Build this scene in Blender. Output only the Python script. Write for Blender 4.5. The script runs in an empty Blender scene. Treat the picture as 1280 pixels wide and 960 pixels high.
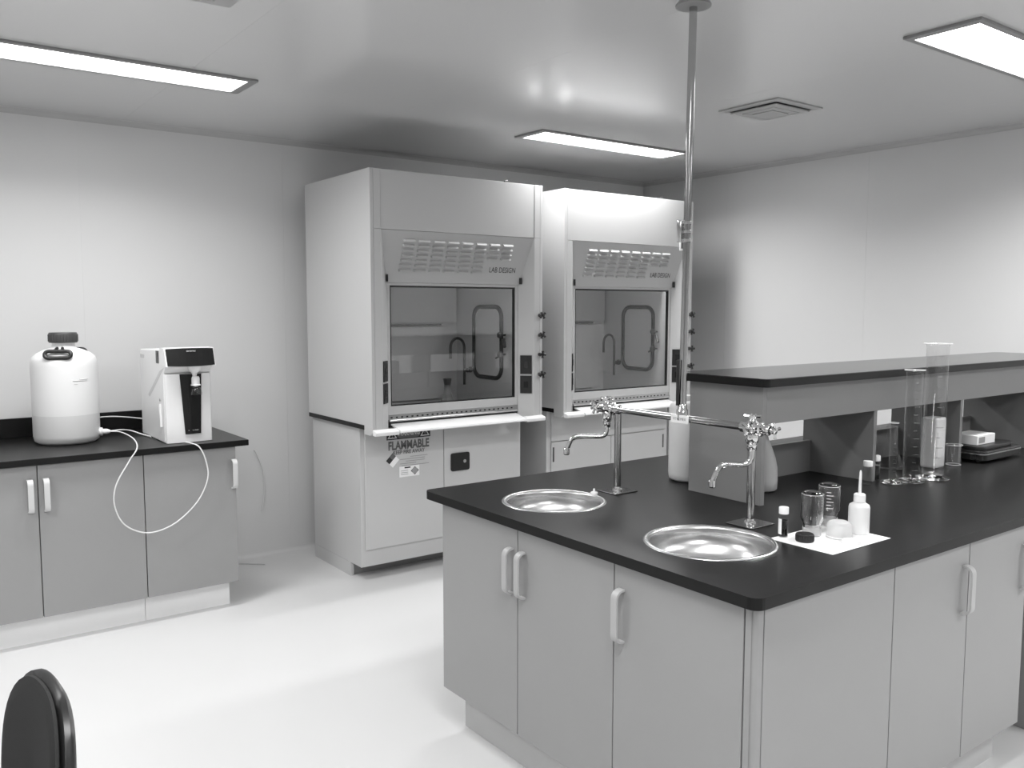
import bpy, bmesh, math, random
from mathutils import Vector, Matrix
random.seed(7)
PI = math.pi
sc = bpy.context.scene
COL = sc.collection

# ------------------------------------------------------------------ camera
cd = bpy.data.cameras.new('camera')
cam = bpy.data.objects.new('camera', cd)
COL.objects.link(cam)
cd.sensor_fit = 'HORIZONTAL'; cd.sensor_width = 36.0
cd.lens = 1082.99 / 1280 * 36.0
cd.clip_start = 0.05
YAW, PITCH, ROLL = 0.934397, 0.0879598, -0.00100768
f_ = Vector((math.cos(YAW)*math.cos(PITCH), math.sin(YAW)*math.cos(PITCH), -math.sin(PITCH)))
r_ = f_.cross(Vector((0, 0, 1))).normalized()
d_ = f_.cross(r_)
rr = r_*math.cos(ROLL) + d_*math.sin(ROLL)
dd = -r_*math.sin(ROLL) + d_*math.cos(ROLL)
cam.matrix_world = Matrix(((rr.x, -dd.x, -f_.x, 0), (rr.y, -dd.y, -f_.y, 0), (rr.z, -dd.z, -f_.z, 1.6), (0, 0, 0, 1)))
sc.camera = cam

# ------------------------------------------------------------------ world, exposure
w = bpy.data.worlds.new('world'); sc.world = w; w.use_nodes = True
w.node_tree.nodes['Background'].inputs[0].default_value = (0.5, 0.5, 0.5, 1)
w.node_tree.nodes['Background'].inputs[1].default_value = 0.05
sc.view_settings.view_transform = 'Standard'
sc.view_settings.look = 'None'
sc.view_settings.gamma = 1.0
sc.view_settings.use_curve_mapping = False
sc.view_settings.exposure = 1.15
LAMP = 4.0                      # strength of the ceiling fluorescent diffusers
CEIL = 2.655
WATT, SPREAD = 13.0, 150
# (x0, x1, y0, y1) of each ceiling light
LIGHTS = [(0.22, 1.51, 4.03, 4.32), (3.26, 4.56, 4.11, 4.39), (3.30, 4.60, 1.60, 1.90),
          (0.22, 1.52, 0.90, 1.20), (-1.6, -0.3, 3.0, 3.3), (0.22, 1.52, -1.1, -0.8), (3.30, 4.60, -0.6, -0.3)]

# ------------------------------------------------------------------ materials
MATS = {}
def mat(name, col, rough=0.5, metal=0.0, noise=0.0, nscale=8.0, bump=0.0, bscale=60.0, coat=0.0, spec=0.5, aniso=0.0, sss=0.0):
    m = bpy.data.materials.new(name); m.use_nodes = True
    nt = m.node_tree; b = nt.nodes['Principled BSDF']
    b.inputs['Base Color'].default_value = (col, col, col, 1)
    b.inputs['Roughness'].default_value = rough
    b.inputs['Metallic'].default_value = metal
    b.inputs['Specular IOR Level'].default_value = spec
    b.inputs['Coat Weight'].default_value = coat
    if sss:
        b.inputs['Subsurface Weight'].default_value = sss
        b.inputs['Subsurface Radius'].default_value = (0.05, 0.05, 0.05)
    tc = nt.nodes.new('ShaderNodeTexCoord')
    if noise:
        n = nt.nodes.new('ShaderNodeTexNoise'); n.inputs['Scale'].default_value = nscale; n.inputs['Detail'].default_value = 5
        mr = nt.nodes.new('ShaderNodeMapRange')
        mr.inputs['To Min'].default_value = max(0, col*(1-noise)); mr.inputs['To Max'].default_value = min(1, col*(1+noise))
        nt.links.new(tc.outputs['Object'], n.inputs['Vector']); nt.links.new(n.outputs['Fac'], mr.inputs['Value'])
        nt.links.new(mr.outputs[0], b.inputs['Base Color'])
    if bump:
        n2 = nt.nodes.new('ShaderNodeTexNoise'); n2.inputs['Scale'].default_value = bscale
        bp = nt.nodes.new('ShaderNodeBump'); bp.inputs['Strength'].default_value = bump; bp.inputs['Distance'].default_value = 0.002
        nt.links.new(tc.outputs['Object'], n2.inputs['Vector']); nt.links.new(n2.outputs['Fac'], bp.inputs['Height'])
        nt.links.new(bp.outputs[0], b.inputs['Normal'])
    MATS[name] = m
    return m
def thin_glass(name, tint, rough=0.02, ior=1.45, white=0.0):
    m = bpy.data.materials.new(name); m.use_nodes = True; nt = m.node_tree
    for n in list(nt.nodes): nt.nodes.remove(n)
    o = nt.nodes.new('ShaderNodeOutputMaterial'); t = nt.nodes.new('ShaderNodeBsdfTransparent')
    g = nt.nodes.new('ShaderNodeBsdfGlossy'); fr = nt.nodes.new('ShaderNodeFresnel'); mx = nt.nodes.new('ShaderNodeMixShader')
    t.inputs[0].default_value = (tint, tint, tint, 1); g.inputs['Roughness'].default_value = rough
    g.inputs[0].default_value = (1, 1, 1, 1)
    ge = nt.nodes.new('ShaderNodeNewGeometry'); mi = nt.nodes.new('ShaderNodeMapRange')   # same reflectance on both faces of the thin wall
    mi.inputs['To Min'].default_value = ior; mi.inputs['To Max'].default_value = 1/ior
    nt.links.new(ge.outputs['Backfacing'], mi.inputs['Value']); nt.links.new(mi.outputs[0], fr.inputs['IOR'])
    nt.links.new(fr.outputs[0], mx.inputs[0]); nt.links.new(t.outputs[0], mx.inputs[1]); nt.links.new(g.outputs[0], mx.inputs[2])
    last = mx
    if white:
        df = nt.nodes.new('ShaderNodeBsdfTranslucent'); df.inputs[0].default_value = (0.9, 0.9, 0.9, 1)
        d2 = nt.nodes.new('ShaderNodeBsdfDiffuse'); d2.inputs[0].default_value = (0.9, 0.9, 0.9, 1)
        m3 = nt.nodes.new('ShaderNodeMixShader'); m3.inputs[0].default_value = 0.5
        nt.links.new(df.outputs[0], m3.inputs[1]); nt.links.new(d2.outputs[0], m3.inputs[2])
        m2 = nt.nodes.new('ShaderNodeMixShader'); m2.inputs[0].default_value = white
        nt.links.new(mx.outputs[0], m2.inputs[1]); nt.links.new(m3.outputs[0], m2.inputs[2]); last = m2
    nt.links.new(last.outputs[0], o.inputs[0])
    MATS[name] = m; return m
def emit(name, s, col=1.0):
    m = bpy.data.materials.new(name); m.use_nodes = True; nt = m.node_tree
    for n in list(nt.nodes): nt.nodes.remove(n)
    o = nt.nodes.new('ShaderNodeOutputMaterial'); e = nt.nodes.new('ShaderNodeEmission')
    e.inputs[0].default_value = (col, col, col, 1); e.inputs[1].default_value = s
    nt.links.new(e.outputs[0], o.inputs[0]); MATS[name] = m; return m

M_WALL = mat('wall_paint', 0.70, 0.33, noise=0.02, nscale=1.5, bump=0.02, bscale=300)
M_CEIL = mat('ceiling_panel_paint', 0.64, 0.15, noise=0.02, nscale=1.2, spec=0.75)
M_SEAL = mat('panel_sealant', 0.68, 0.4)
M_COVE = mat('cove_trim', 0.5, 0.4)
M_FLOOR = mat('epoxy_floor', 0.65, 0.28, noise=0.015, nscale=1.3, bump=0.02, bscale=120)
M_CAB = mat('cabinet_laminate', 0.31, 0.42, noise=0.02, nscale=6, bump=0.03, bscale=900)
M_CABIN = mat('cabinet_inside', 0.10, 0.7)
M_PLINTH = mat('plinth_grey', 0.5, 0.35, noise=0.03)
M_HANDLE = mat('handle_nylon', 0.42, 0.3)
M_HANDLEL = mat('light_handle_nylon', 0.62, 0.3)
M_TOP = mat('black_epoxy_top', 0.010, 0.30, noise=0.05, nscale=14, spec=0.18)
M_STOP = mat('shelf_black_top', 0.012, 0.17, spec=0.7)
M_PLINL = mat('plinth_light', 0.9, 0.35, noise=0.03)
M_POST = mat('corner_post_grey', 0.30, 0.3)
M_ROOF = mat('dark_hood_roof', 0.12, 0.5)  # unseen hood top, toned dark to cut light bounced onto wall and ceiling
M_HOOD = mat('hood_enamel', 0.55, 0.30, noise=0.015, nscale=4, spec=0.55)
M_LINER = mat('hood_liner', 0.85, 0.45)
M_WHITE = mat('white_enamel', 0.82, 0.28)
M_CHROME = mat('chrome', 0.70, 0.07, 1.0)
M_STEEL = mat('polished_steel', 0.40, 0.13, 1.0, noise=0.05, nscale=30)
M_SINK = mat('sink_steel', 0.60, 0.24, 1.0, noise=0.05, nscale=10, bump=0.10, bscale=14)
_b = M_SINK.node_tree.nodes['Principled BSDF']; _t = M_SINK.node_tree.nodes.new('ShaderNodeTangent'); _t.direction_type = 'RADIAL'; _t.axis = 'Z'
_b.inputs['Anisotropic'].default_value = .75; M_SINK.node_tree.links.new(_t.outputs[0], _b.inputs['Tangent'])
M_ALU = mat('satin_aluminium', 0.6, 0.35, 1.0)
M_BLACK = mat('black_plastic', 0.015, 0.35)
M_BLKG = mat('gloss_black', 0.02, 0.12, coat=0.4)
M_DARK = mat('dark_grey_plastic', 0.06, 0.4)
M_GREYT = mat('grey_tap_coating', 0.075, 0.35)
M_PURE = mat('white_plastic', 0.86, 0.28)
M_PURES = mat('light_grey_plastic', 0.62, 0.35)
M_HDPE = mat('natural_polyethylene', 0.80, 0.42, sss=0.35)
M_HDPEL = mat('polyethylene_with_liquid', 0.68, 0.38, sss=0.2)
M_HDPEG = mat('grey_polyethylene', 0.52, 0.45, noise=0.08)
M_PAPER = mat('paper', 0.88, 0.8)
M_INK = mat('ink', 0.02, 0.6)
M_INK2 = mat('grey_ink', 0.20, 0.6)
M_MID = mat('mid_grey_print', 0.12, 0.5)
M_FRAME = mat('lamp_frame', 0.26, 0.4)
M_VENT = mat('vent_paint', 0.42, 0.4)
M_TUBE = mat('silicone_tube', 0.75, 0.35)
M_CHAIR = mat('chair_fabric', 0.022, 0.85, noise=0.2, nscale=200, bump=0.3, bscale=600)
M_SHELFG = mat('shelf_laminate', 0.24, 0.42, noise=0.02)
M_GLASS = thin_glass('clear_glass', 0.93, 0.02, 1.5)
M_GLASSF = thin_glass('frosted_marking_glass', 0.9, 0.1, 1.5, white=0.45)
M_GLASSW = thin_glass('hazy_glass', 0.9, 0.05, 1.5, white=0.28)
M_SASH = thin_glass('sash_glass', 0.95, 0.01, 1.5)
M_TRANS = thin_glass('translucent_plastic', 0.85, 0.2, 1.5, white=0.72)
M_LIQ = thin_glass('dark_liquid', 0.12, 0.05, 1.4)
M_GLASSR = mat('solid_glass', 0.97, 0.0)
M_GLASSR.node_tree.nodes['Principled BSDF'].inputs['Transmission Weight'].default_value = 1.0
M_GLASSR.node_tree.nodes['Principled BSDF'].inputs['IOR'].default_value = 1.46
M_SCREEN = mat('display_black', 0.008, 0.35, spec=0.3)
M_LAMP = emit('lamp_diffuser', LAMP)

# ------------------------------------------------------------------ mesh builder
class MB:
    def __init__(s): s.v = []; s.f = []
    def add(s, vs, fs):
        n = len(s.v); s.v += [tuple(v) for v in vs]; s.f += [tuple(i+n for i in f) for f in fs]; return s
    def box(s, x0, y0, z0, x1, y1, z1, bev=0.0):
        x0, x1 = min(x0, x1), max(x0, x1); y0, y1 = min(y0, y1), max(y0, y1); z0, z1 = min(z0, z1), max(z0, z1)
        if not bev:
            v = [(x0,y0,z0),(x1,y0,z0),(x1,y1,z0),(x0,y1,z0),(x0,y0,z1),(x1,y0,z1),(x1,y1,z1),(x0,y1,z1)]
            return s.add(v, [(3,2,1,0),(4,5,6,7),(0,1,5,4),(1,2,6,5),(2,3,7,6),(3,0,4,7)])
        bm = bmesh.new(); bmesh.ops.create_cube(bm, size=1)
        for q in bm.verts: q.co = Vector(((x0+x1)/2+q.co.x*(x1-x0), (y0+y1)/2+q.co.y*(y1-y0), (z0+z1)/2+q.co.z*(z1-z0)))
        bev = min(bev, 0.45*min(x1-x0, y1-y0, z1-z0))
        bmesh.ops.bevel(bm, geom=list(bm.edges), offset=bev, segments=2, profile=0.6, affect='EDGES')
        return s.addbm(bm)
    def addbm(s, bm):
        bm.verts.index_update()
        s.add([q.co[:] for q in bm.verts], [[q.index for q in f.verts] for f in bm.faces]); bm.free(); return s
    def prism(s, pts, a, b, axis='Z', bev=0.0):
        """pts: 2D outline; extruded along axis from a to b. axis X: pts=(y,z); Y: (x,z); Z: (x,y)"""
        def P(p, t):
            return (t, p[0], p[1]) if axis == 'X' else (p[0], t, p[1]) if axis == 'Y' else (p[0], p[1], t)
        n = len(pts); vs = [P(p, a) for p in pts] + [P(p, b) for p in pts]
        fs = [tuple(range(n-1, -1, -1)), tuple(range(n, 2*n))] + [(i, (i+1) % n, n+(i+1) % n, n+i) for i in range(n)]
        if not bev: return s.add(vs, fs)
        bm = bmesh.new(); V = [bm.verts.new(v) for v in vs]
        for f in fs: bm.faces.new([V[i] for i in f])
        bmesh.ops.recalc_face_normals(bm, faces=bm.faces)
        bmesh.ops.bevel(bm, geom=list(bm.edges), offset=bev, segments=2, profile=0.6, affect='EDGES')
        return s.addbm(bm)
    def tube(s, pts, r, seg=12, caps=True, closed=False):
        pts = [Vector(p) for p in pts]; n = len(pts)
        rs = r if isinstance(r, (list, tuple)) else [r]*n
        vs = []; up = None
        for i, p in enumerate(pts):
            if closed: t = (pts[(i+1) % n]-pts[i-1]).normalized()
            else: t = (pts[min(i+1, n-1)]-pts[max(i-1, 0)]).normalized()
            if up is None:
                up = Vector((0, 0, 1)) if abs(t.z) < 0.9 else Vector((1, 0, 0))
            a = (up - t*up.dot(t)).normalized(); up = a; b = t.cross(a)
            for k in range(seg):
                c, q = math.cos(2*PI*k/seg), math.sin(2*PI*k/seg)
                vs.append(p + (a*c+b*q)*rs[i])
        fs = []
        m = n if closed else n-1
        for i in range(m):
            j = (i+1) % n
            for k in range(seg):
                k2 = (k+1) % seg; fs.append((i*seg+k, i*seg+k2, j*seg+k2, j*seg+k))
        if caps and not closed:
            fs.append(tuple(range(seg-1, -1, -1))); fs.append(tuple((n-1)*seg+k for k in range(seg)))
        return s.add(vs, fs)
    def cyl(s, p, q, r, seg=20, r2=None): return s.tube([p, q], [r, r if r2 is None else r2], seg)
    def lathe(s, prof, c=(0, 0, 0), seg=32, axis='Z', sx=1.0, sy=1.0, a0=0.0, rot=None):
        """prof list of (r, h)"""
        vs = []; 
        for r, h in prof:
            r = max(r, 1e-5)
            for k in range(seg):
                a = 2*PI*k/seg+a0; x, y = r*math.cos(a)*sx, r*math.sin(a)*sy
                v = Vector((x, y, h)) if axis == 'Z' else Vector((h, x, y)) if axis == 'X' else Vector((x, h, y))
                if rot is not None: v = rot @ v
                vs.append(v + Vector(c))
        fs = []
        for i in range(len(prof)-1):
            for k in range(seg):
                k2 = (k+1) % seg; fs.append((i*seg+k, i*seg+k2, (i+1)*seg+k2, (i+1)*seg+k))
        return s.add(vs, fs)
    def strap(s, path, w0, w1, P):
        """flat strap: path of (u,v,thickness dir handled) closed outline; P(u,v,w)->xyz; outline extruded from w0 to w1"""
        n = len(path); vs = [P(u, v, w0) for u, v in path] + [P(u, v, w1) for u, v in path]
        fs = [(i, i+1, n+i+1, n+i) for i in range(n-1)] + [(n-1, 0, n, 2*n-1)]
        h = n//2
        for i in range(h-1):
            fs.append((i+1, i, n-1-i, n-2-i)); fs.append((n+i, n+i+1, 2*n-2-i, 2*n-1-i))
        return s.add(vs, fs)
    def build(s, name, m, parent=None, smooth=None, kind=None, label=None):
        me = bpy.data.meshes.new(name)
        off = Vector((0, 0, 0)); p = parent
        while p is not None: off += p.location; p = p.parent
        me.from_pydata([tuple(Vector(v)-off) for v in s.v], [], s.f)
        bm = bmesh.new(); bm.from_mesh(me); bmesh.ops.recalc_face_normals(bm, faces=bm.faces); bm.to_mesh(me); bm.free()
        me.materials.append(m); me.update()
        o = bpy.data.objects.new(name, me); COL.objects.link(o)
        if parent is not None: o.parent = parent
        if smooth is not None:
            for f in me.polygons: f.use_smooth = True
            try: me.set_sharp_from_angle(angle=math.radians(smooth))
            except Exception: pass
        if kind: o['kind'] = kind
        if label: o['label'] = label
        return o
def thing(name, label, cat, loc, group=None):
    o = bpy.data.objects.new(name, None); COL.objects.link(o); o.location = loc; o.empty_display_size = 0.05
    o['label'] = label; o['category'] = cat
    if group: o['group'] = group
    return o
def tag(o, label, cat, group=None):
    o['label'] = label; o['category'] = cat
    if group: o['group'] = group
    return o
def rebase(o, loc):
    """put a single-mesh thing's origin at loc"""
    loc = Vector(loc)
    for v in o.data.vertices: v.co -= loc
    o.location = loc; return o
def copy_tree(o, dx, parent=None, first=True):
    c = o.copy(); COL.objects.link(c); c.parent = parent
    if first: c.location = o.location + Vector(dx)
    for ch in o.children: copy_tree(ch, dx, c, False)
    return c
def text(s, size, m, parent, mapf, name='lettering', xs=1.0, depth=0.0008, align='CENTER', label=None, shear=0.0, bold=0.0):
    cu = bpy.data.curves.new('t', 'FONT'); cu.body = s; cu.size = size; cu.align_x = align; cu.align_y = 'CENTER'
    cu.extrude = 0.0; cu.resolution_u = 3; cu.shear = shear; cu.offset = bold
    o = bpy.data.objects.new('t', cu); COL.objects.link(o)
    bpy.context.view_layer.update()
    me = bpy.data.meshes.new_from_object(o.evaluated_get(bpy.context.evaluated_depsgraph_get()))
    vs = [mapf(v.co.x*xs, v.co.y) for v in me.vertices]; fs = [tuple(p.vertices) for p in me.polygons]
    bpy.data.objects.remove(o); bpy.data.curves.remove(cu); bpy.data.meshes.remove(me)
    mb = MB(); mb.add(vs, fs)
    return mb.build(name, m, parent, label=label)
def arc(cx, cy, r, a0, a1, n): return [(cx+r*math.cos(math.radians(a0+(a1-a0)*i/n)), cy+r*math.sin(math.radians(a0+(a1-a0)*i/n))) for i in range(n+1)]
def rrect(x0, y0, x1, y1, r, n=6):
    return arc(x1-r, y0+r, r, -90, 0, n)+arc(x1-r, y1-r, r, 0, 90, n)+arc(x0+r, y1-r, r, 90, 180, n)+arc(x0+r, y0+r, r, 180, 270, n)

# ------------------------------------------------------------------ room shell
XL, XR, YF, YB = -2.3, 5.36, -2.6, 5.37
def shell(name, m, b):
    o = b.build(name, m); o['kind'] = 'structure'; return o
floor = shell('floor', M_FLOOR, MB().box(XL-.1, YF-.1, -.1, XR+.1, YB+.1, 0))
ceiling = shell('ceiling', M_SEAL, MB().box(XL-.1, YF-.1, CEIL+.0012, XR+.1, YB+.1, CEIL+.1))
wall_back = shell('wall_back', M_SEAL, MB().box(XL-.1, YB+.0012, 0, XR+.1, YB+.1, CEIL))
wall_right = shell('wall_right', M_SEAL, MB().box(XR+.0012, YF, 0, XR+.1, YB, CEIL))
wall_left = shell('wall_left', M_SEAL, MB().box(XL-.1, YF, 0, XL-.0012, YB, CEIL))
wall_front = shell('wall_front', M_SEAL, MB().box(XL-.1, YF-.1, 0, XR+.1, YF-.0012, CEIL))
def cuts(a, b, s0, step):
    c = [a]; k = math.ceil((a-s0)/step+1e-6); 
    while s0+k*step < b-1e-6: c.append(s0+k*step); k += 1
    return c+[b]
G = 0.0003
cx = cuts(XL, XR, 2.385, 1.18)
for i in range(len(cx)-1):
    MB().box(cx[i]+G, YF, CEIL, cx[i+1]-G, YB, CEIL+.0012).build('ceiling_panel', M_CEIL, ceiling)
cx = cuts(XL, XR, 0.972, 1.18)
for i in range(len(cx)-1):
    MB().box(cx[i]+G, YB, 0, cx[i+1]-G, YB+.0012, CEIL).build('wall_panel', M_WALL, wall_back)
    MB().box(cx[i]+G, YF-.0012, 0, cx[i+1]-G, YF, CEIL).build('wall_panel', M_WALL, wall_front)
cx = cuts(YF, YB, 3.285, 1.18)
for i in range(len(cx)-1):
    MB().box(XR, cx[i]+G, 0, XR+.0012, cx[i+1]-G, CEIL).build('wall_panel', M_WALL, wall_right)
    MB().box(XL-.0012, cx[i]+G, 0, XL, cx[i+1]-G, CEIL).build('wall_panel', M_WALL, wall_left)
# coved trims at ceiling and floor
def cove(name, along, fixed, a, b, z, sgn_in, up, r=0.03, m=M_COVE):
    # quarter concave profile between wall plane (fixed) and ceiling/floor z
    pts = [(fixed, z), (fixed, z-up*r)]
    for i in range(1, 6):
        t = math.radians(90*i/6)
        pts.append((fixed+sgn_in*r*(1-math.cos(t)), z-up*r*(1-math.sin(t))))
    pts.append((fixed+sgn_in*r, z))
    mb = MB().prism(pts, a, b, along)
    o = mb.build(name, m, None, smooth=40); o['kind'] = 'structure'
cove('trim_1', 'X', YB, XL, XR, CEIL, -1, 1)
cove('trim_2', 'Y', XR, YF, YB, CEIL, -1, 1)
cove('trim_3', 'Y', XL, YF, YB, CEIL, 1, 1)
cove('trim_4', 'X', YF, XL, XR, CEIL, 1, 1)
cove('baseboard_back', 'X', YB, XL, XR, 0, -1, -1, 0.03, M_FLOOR)
cove('baseboard_right', 'Y', XR, YF, YB, 0, -1, -1, 0.03, M_FLOOR)
cove('baseboard_left', 'Y', XL, YF, YB, 0, 1, -1, 0.03, M_FLOOR)
cove('baseboard_front', 'X', YF, XL, XR, 0, 1, -1, 0.03, M_FLOOR)

# ------------------------------------------------------------------ ceiling lights
LLAB = ['long recessed fluorescent ceiling light above the left wall counter', 'recessed fluorescent ceiling light in front of the two fume hoods',
        'recessed fluorescent ceiling light at top right above the island shelf', 'recessed ceiling light over the aisle behind the camera',
        'recessed ceiling light near the left wall of the room', 'recessed ceiling light at the rear end of the room', 'recessed ceiling light at the rear right corner of the room']
for (x0, x1, y0, y1), lab in zip(LIGHTS, LLAB):
    t = thing('ceiling_light', lab, 'ceiling light', ((x0+x1)/2, (y0+y1)/2, CEIL), 'recessed ceiling lights')
    fr = MB(); wd = 0.026; zb = CEIL-.012
    for a in [(x0, y0, x1, y0+wd), (x0, y1-wd, x1, y1), (x0, y0+wd, x0+wd*1.6, y1-wd), (x1-wd*1.6, y0+wd, x1, y1-wd)]:
        fr.box(a[0], a[1], zb, a[2], a[3], CEIL, .003)
    fr.build('frame', M_FRAME, t)
    ld = bpy.data.lights.new('fluorescent_lamp', 'AREA'); ld.shape = 'RECTANGLE'; ld.size = x1-x0-2*wd*1.6; ld.size_y = y1-y0-2*wd
    ld.energy = WATT*(.82 if y0 > 4 and x0 < 1 else 1.4 if x0 > 3 and y0 < 4 else 1); ld.spread = math.radians(SPREAD)
    lo = bpy.data.objects.new('fluorescent_lamp', ld); COL.objects.link(lo); lo.parent = t; lo.location = (0, 0, -.0075)
    MB().box(x0+wd*1.6, y0+wd, CEIL-.007, x1-wd*1.6, y1-wd, CEIL-.001).build('diffuser', M_LAMP, t)

# ------------------------------------------------------------------ ceiling vents
def vent(cx, cy, s, lab):
    t = thing('ceiling_vent', lab, 'air vent', (cx, cy, CEIL), 'ceiling air diffusers')
    def ring(h0, z0, h1, z1, th=.002):
        mb = MB(); vs = []
        for h, z in ((h0, z0), (h1, z1), (h1, z1+th+.003), (h0, z0+th+.003)):
            vs += [(cx-h, cy-h, z), (cx+h, cy-h, z), (cx+h, cy+h, z), (cx-h, cy+h, z)]
        fs = []
        for a in range(4):
            b = (a+1) % 4
            for k in range(4): fs.append((a*4+k, a*4+(k+1) % 4, b*4+(k+1) % 4, b*4+k))
        return mb.add(vs, fs)
    h = s/2
    MB().box(cx-h*.82, cy-h*.82, CEIL-.003, cx+h*.82, cy+h*.82, CEIL-.0005).build('backing', M_BLACK, t)
    ring(h, CEIL-.006, h*.80, CEIL-.010).build('frame', M_VENT, t)
    ring(h*.76, CEIL-.020, h*.56, CEIL-.0225).build('louver', M_VENT, t)
    ring(h*.54, CEIL-.023, h*.36, CEIL-.0255).build('louver', M_VENT, t)
    MB().box(cx-h*.34, cy-h*.34, CEIL-.028, cx+h*.34, cy+h*.34, CEIL-.0245).build('center_plate', M_VENT, t)
    MB().box(cx-h*.60, cy-.006, CEIL-.0205, cx+h*.60, cy+.006, CEIL-.0035).build('bracket', M_VENT, t)
vent(3.915, 2.985, .38, 'square louvered air vent in the ceiling right of the steel pole')
vent(0.885, 2.94, .38, 'square air vent at the top edge left of the photo')

# ------------------------------------------------------------------ handles & cabinets
def handle(parent, x, y, zt, nx, ny, L=.158, out=.034, wd=.024, name='handle', m=None):
    """strap pull on a door whose outward normal is (nx,ny); zt top z; centre x,y on the door face"""
    tx, ty = -ny, nx; th = .006
    def outline():
        o = []
        ro = .026
        o += [(0, 0), (0.006, 0)]
        outer = [(0, -L)]
        up = [(0, 0)] + arc(out-ro, -ro, ro, 90, 0, 6) + arc(out-ro, -L+ro, ro, 0, -90, 6) + [(0, -L)]
        ri = ro-th
        dn = [(0, -th)] + arc(out-ro, -ro, ri, 90, 0, 6) + arc(out-ro, -L+ro, ri, 0, -90, 6) + [(0, -L+th)]
        return up + dn[::-1]
    P = lambda u, v, w_: (x+nx*u+tx*w_, y+ny*u+ty*w_, zt+v)
    MB().strap(outline(), -wd/2, wd/2, P).build(name, m or M_HANDLE, parent, smooth=35)
def carcass(t, x0, y0, x1, y1, z0=.15, z1=.868, th=.018, m=M_CAB, za=None, zb_=None):
    mb = MB()
    mb.box(x0, y0, z0, x1, y1, z0+th)
    mb.box(x0, y0, z0+th, x0+th, y1, z1); mb.box(x1-th, y0, z0+th, x1, y1, z1)
    mb.box(x0+th, y0, z0+th, x1-th, y0+th, za or z1); mb.box(x0+th, y1-th, z0+th, x1-th, y1, zb_ or z1)
    return mb.build('body', m, t)
def xdoor(t, y0, y1, xf, z0=.15, z1=.865, m=M_CAB):       # door facing -X
    return MB().box(xf, y0, z0, xf+.018, y1, z1, .0015).build('door', m, t)
def ydoor(t, x0, x1, yf, z0=.15, z1=.865, m=M_CAB):       # door facing -Y
    return MB().box(x0, yf, z0, x1, yf+.018, z1, .0015).build('door', m, t)
g = .0022
# left wall counter
for k, (xa, xb) in enumerate(((0.111, 1.058), (1.058, 1.52), (-0.83, 0.111))):
    lab = ['grey double-door base cabinet under the carboy at the left wall', 'grey single-door base cabinet at the right end of the wall counter',
           'grey double-door base cabinet beyond the left edge of the photo'][k]
    t = thing('base_cabinet', lab, 'cabinet', ((xa+xb)/2, 4.94, 0), 'grey base cabinets along the left wall')
    carcass(t, xa+.001, 4.541, xb-.001, 5.32, .137)
    MB().box(xa+.001, 4.59, 0, xb-(.03 if k == 1 else .001), 5.30, .136).build('toe_kick', M_PLINL, t)
    if k == 1:
        d = ydoor(t, xa+g, xb, 4.522, .137); handle(d, 1.507, 4.522, .802, 0, -1, m=M_HANDLEL)
    else:
        mid = 0.589 if k == 0 else (xa+xb)/2
        d = ydoor(t, xa+g, mid-g, 4.522, .137); handle(d, mid-.033, 4.522, .802, 0, -1, m=M_HANDLEL)
        d = ydoor(t, mid+g, xb-g, 4.522, .137); handle(d, mid+.034, 4.522, .802, 0, -1, m=M_HANDLEL)
t = thing('wall_countertop', 'long black epoxy worktop with upstand along the left wall', 'countertop', (.4, 4.9, .87))
MB().box(-1.2, 4.50, .869, 1.586, 5.31, .90, .003).build('slab', M_TOP, t)
MB().box(-1.2, 5.289, .9005, 1.586, 5.31, 1.005, .002).build('backsplash', M_TOP, t)

# island -------------------------------------------------------------
IX0, IX1, IY0, IY1 = 1.68, 5.10, 1.28, 2.845
t = thing('base_cabinet', 'grey double-door island cabinet below the left sink', 'cabinet', (2.0, 2.27, 0), 'island cabinets')
carcass(t, 1.719, 1.802, 2.30, 2.739, za=.76)
MB().box(1.76, 1.802, 0, 2.28, 2.68, .149).build('toe_kick', M_PLINTH, t)
d = xdoor(t, 2.268+g, 2.74, 1.70); handle(d, 1.70, 2.268+.034, .795, -1, 0)
d = xdoor(t, 1.80+g, 2.268-g, 1.70); handle(d, 1.70, 2.268-.034, .795, -1, 0)
t = thing('base_cabinet', 'grey corner island cabinet with single door below the right sink', 'cabinet', (2.0, 1.55, 0), 'island cabinets')
carcass(t, 1.721, 1.321, 2.328, 1.80, zb_=.76)
MB().box(1.76, 1.37, 0, 2.327, 1.80, .149).build('toe_kick', M_PLINTH, t)
d = xdoor(t, 1.335, 1.80-g, 1.70); handle(d, 1.70, 1.80-.034, .795, -1, 0)
MB().prism([(1.702, 1.331), (1.702, 1.312)]+arc(1.718, 1.316, .014, 180, 270, 4)+[(1.735, 1.302), (1.735, 1.320), (1.72, 1.331)], .15, .866, 'Z').build('corner_post', M_POST, t, smooth=30)
MB().box(1.737, 1.30, .15, 2.328-g, 1.318, .865, .0015).build('side_panel', M_CAB, t)
t = thing('base_cabinet', 'grey double-door island cabinet at right facing the camera', 'cabinet', (2.75, 1.6, 0), 'island cabinets')
carcass(t, 2.331, 1.321, 3.17, 1.90)
MB().box(2.331, 1.37, 0, 3.15, 1.88, .149).build('toe_kick', M_PLINTH, t)
d = ydoor(t, 2.328+g, 2.767-g, 1.30); handle(d, 2.767-.034, 1.30, .795, 0, -1)
d = ydoor(t, 2.767+g, 3.172, 1.30); handle(d, 3.172-.03, 1.30, .795, 0, -1)
t = thing('base_cabinet', 'dark shaded island cabinet beyond the knee space at far right', 'cabinet', (4.2, 1.6, 0), 'island cabinets')
carcass(t, 3.46, 1.321, 5.04, 1.90, .10, m=M_CAB)
MB().box(3.46, 1.321, 0, 5.02, 1.88, .099).build('toe_kick', M_CAB, t)
for k in range(4): ydoor(t, 3.46+.395*k+g, 3.46+.395*(k+1)-g, 1.30, .10)
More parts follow.
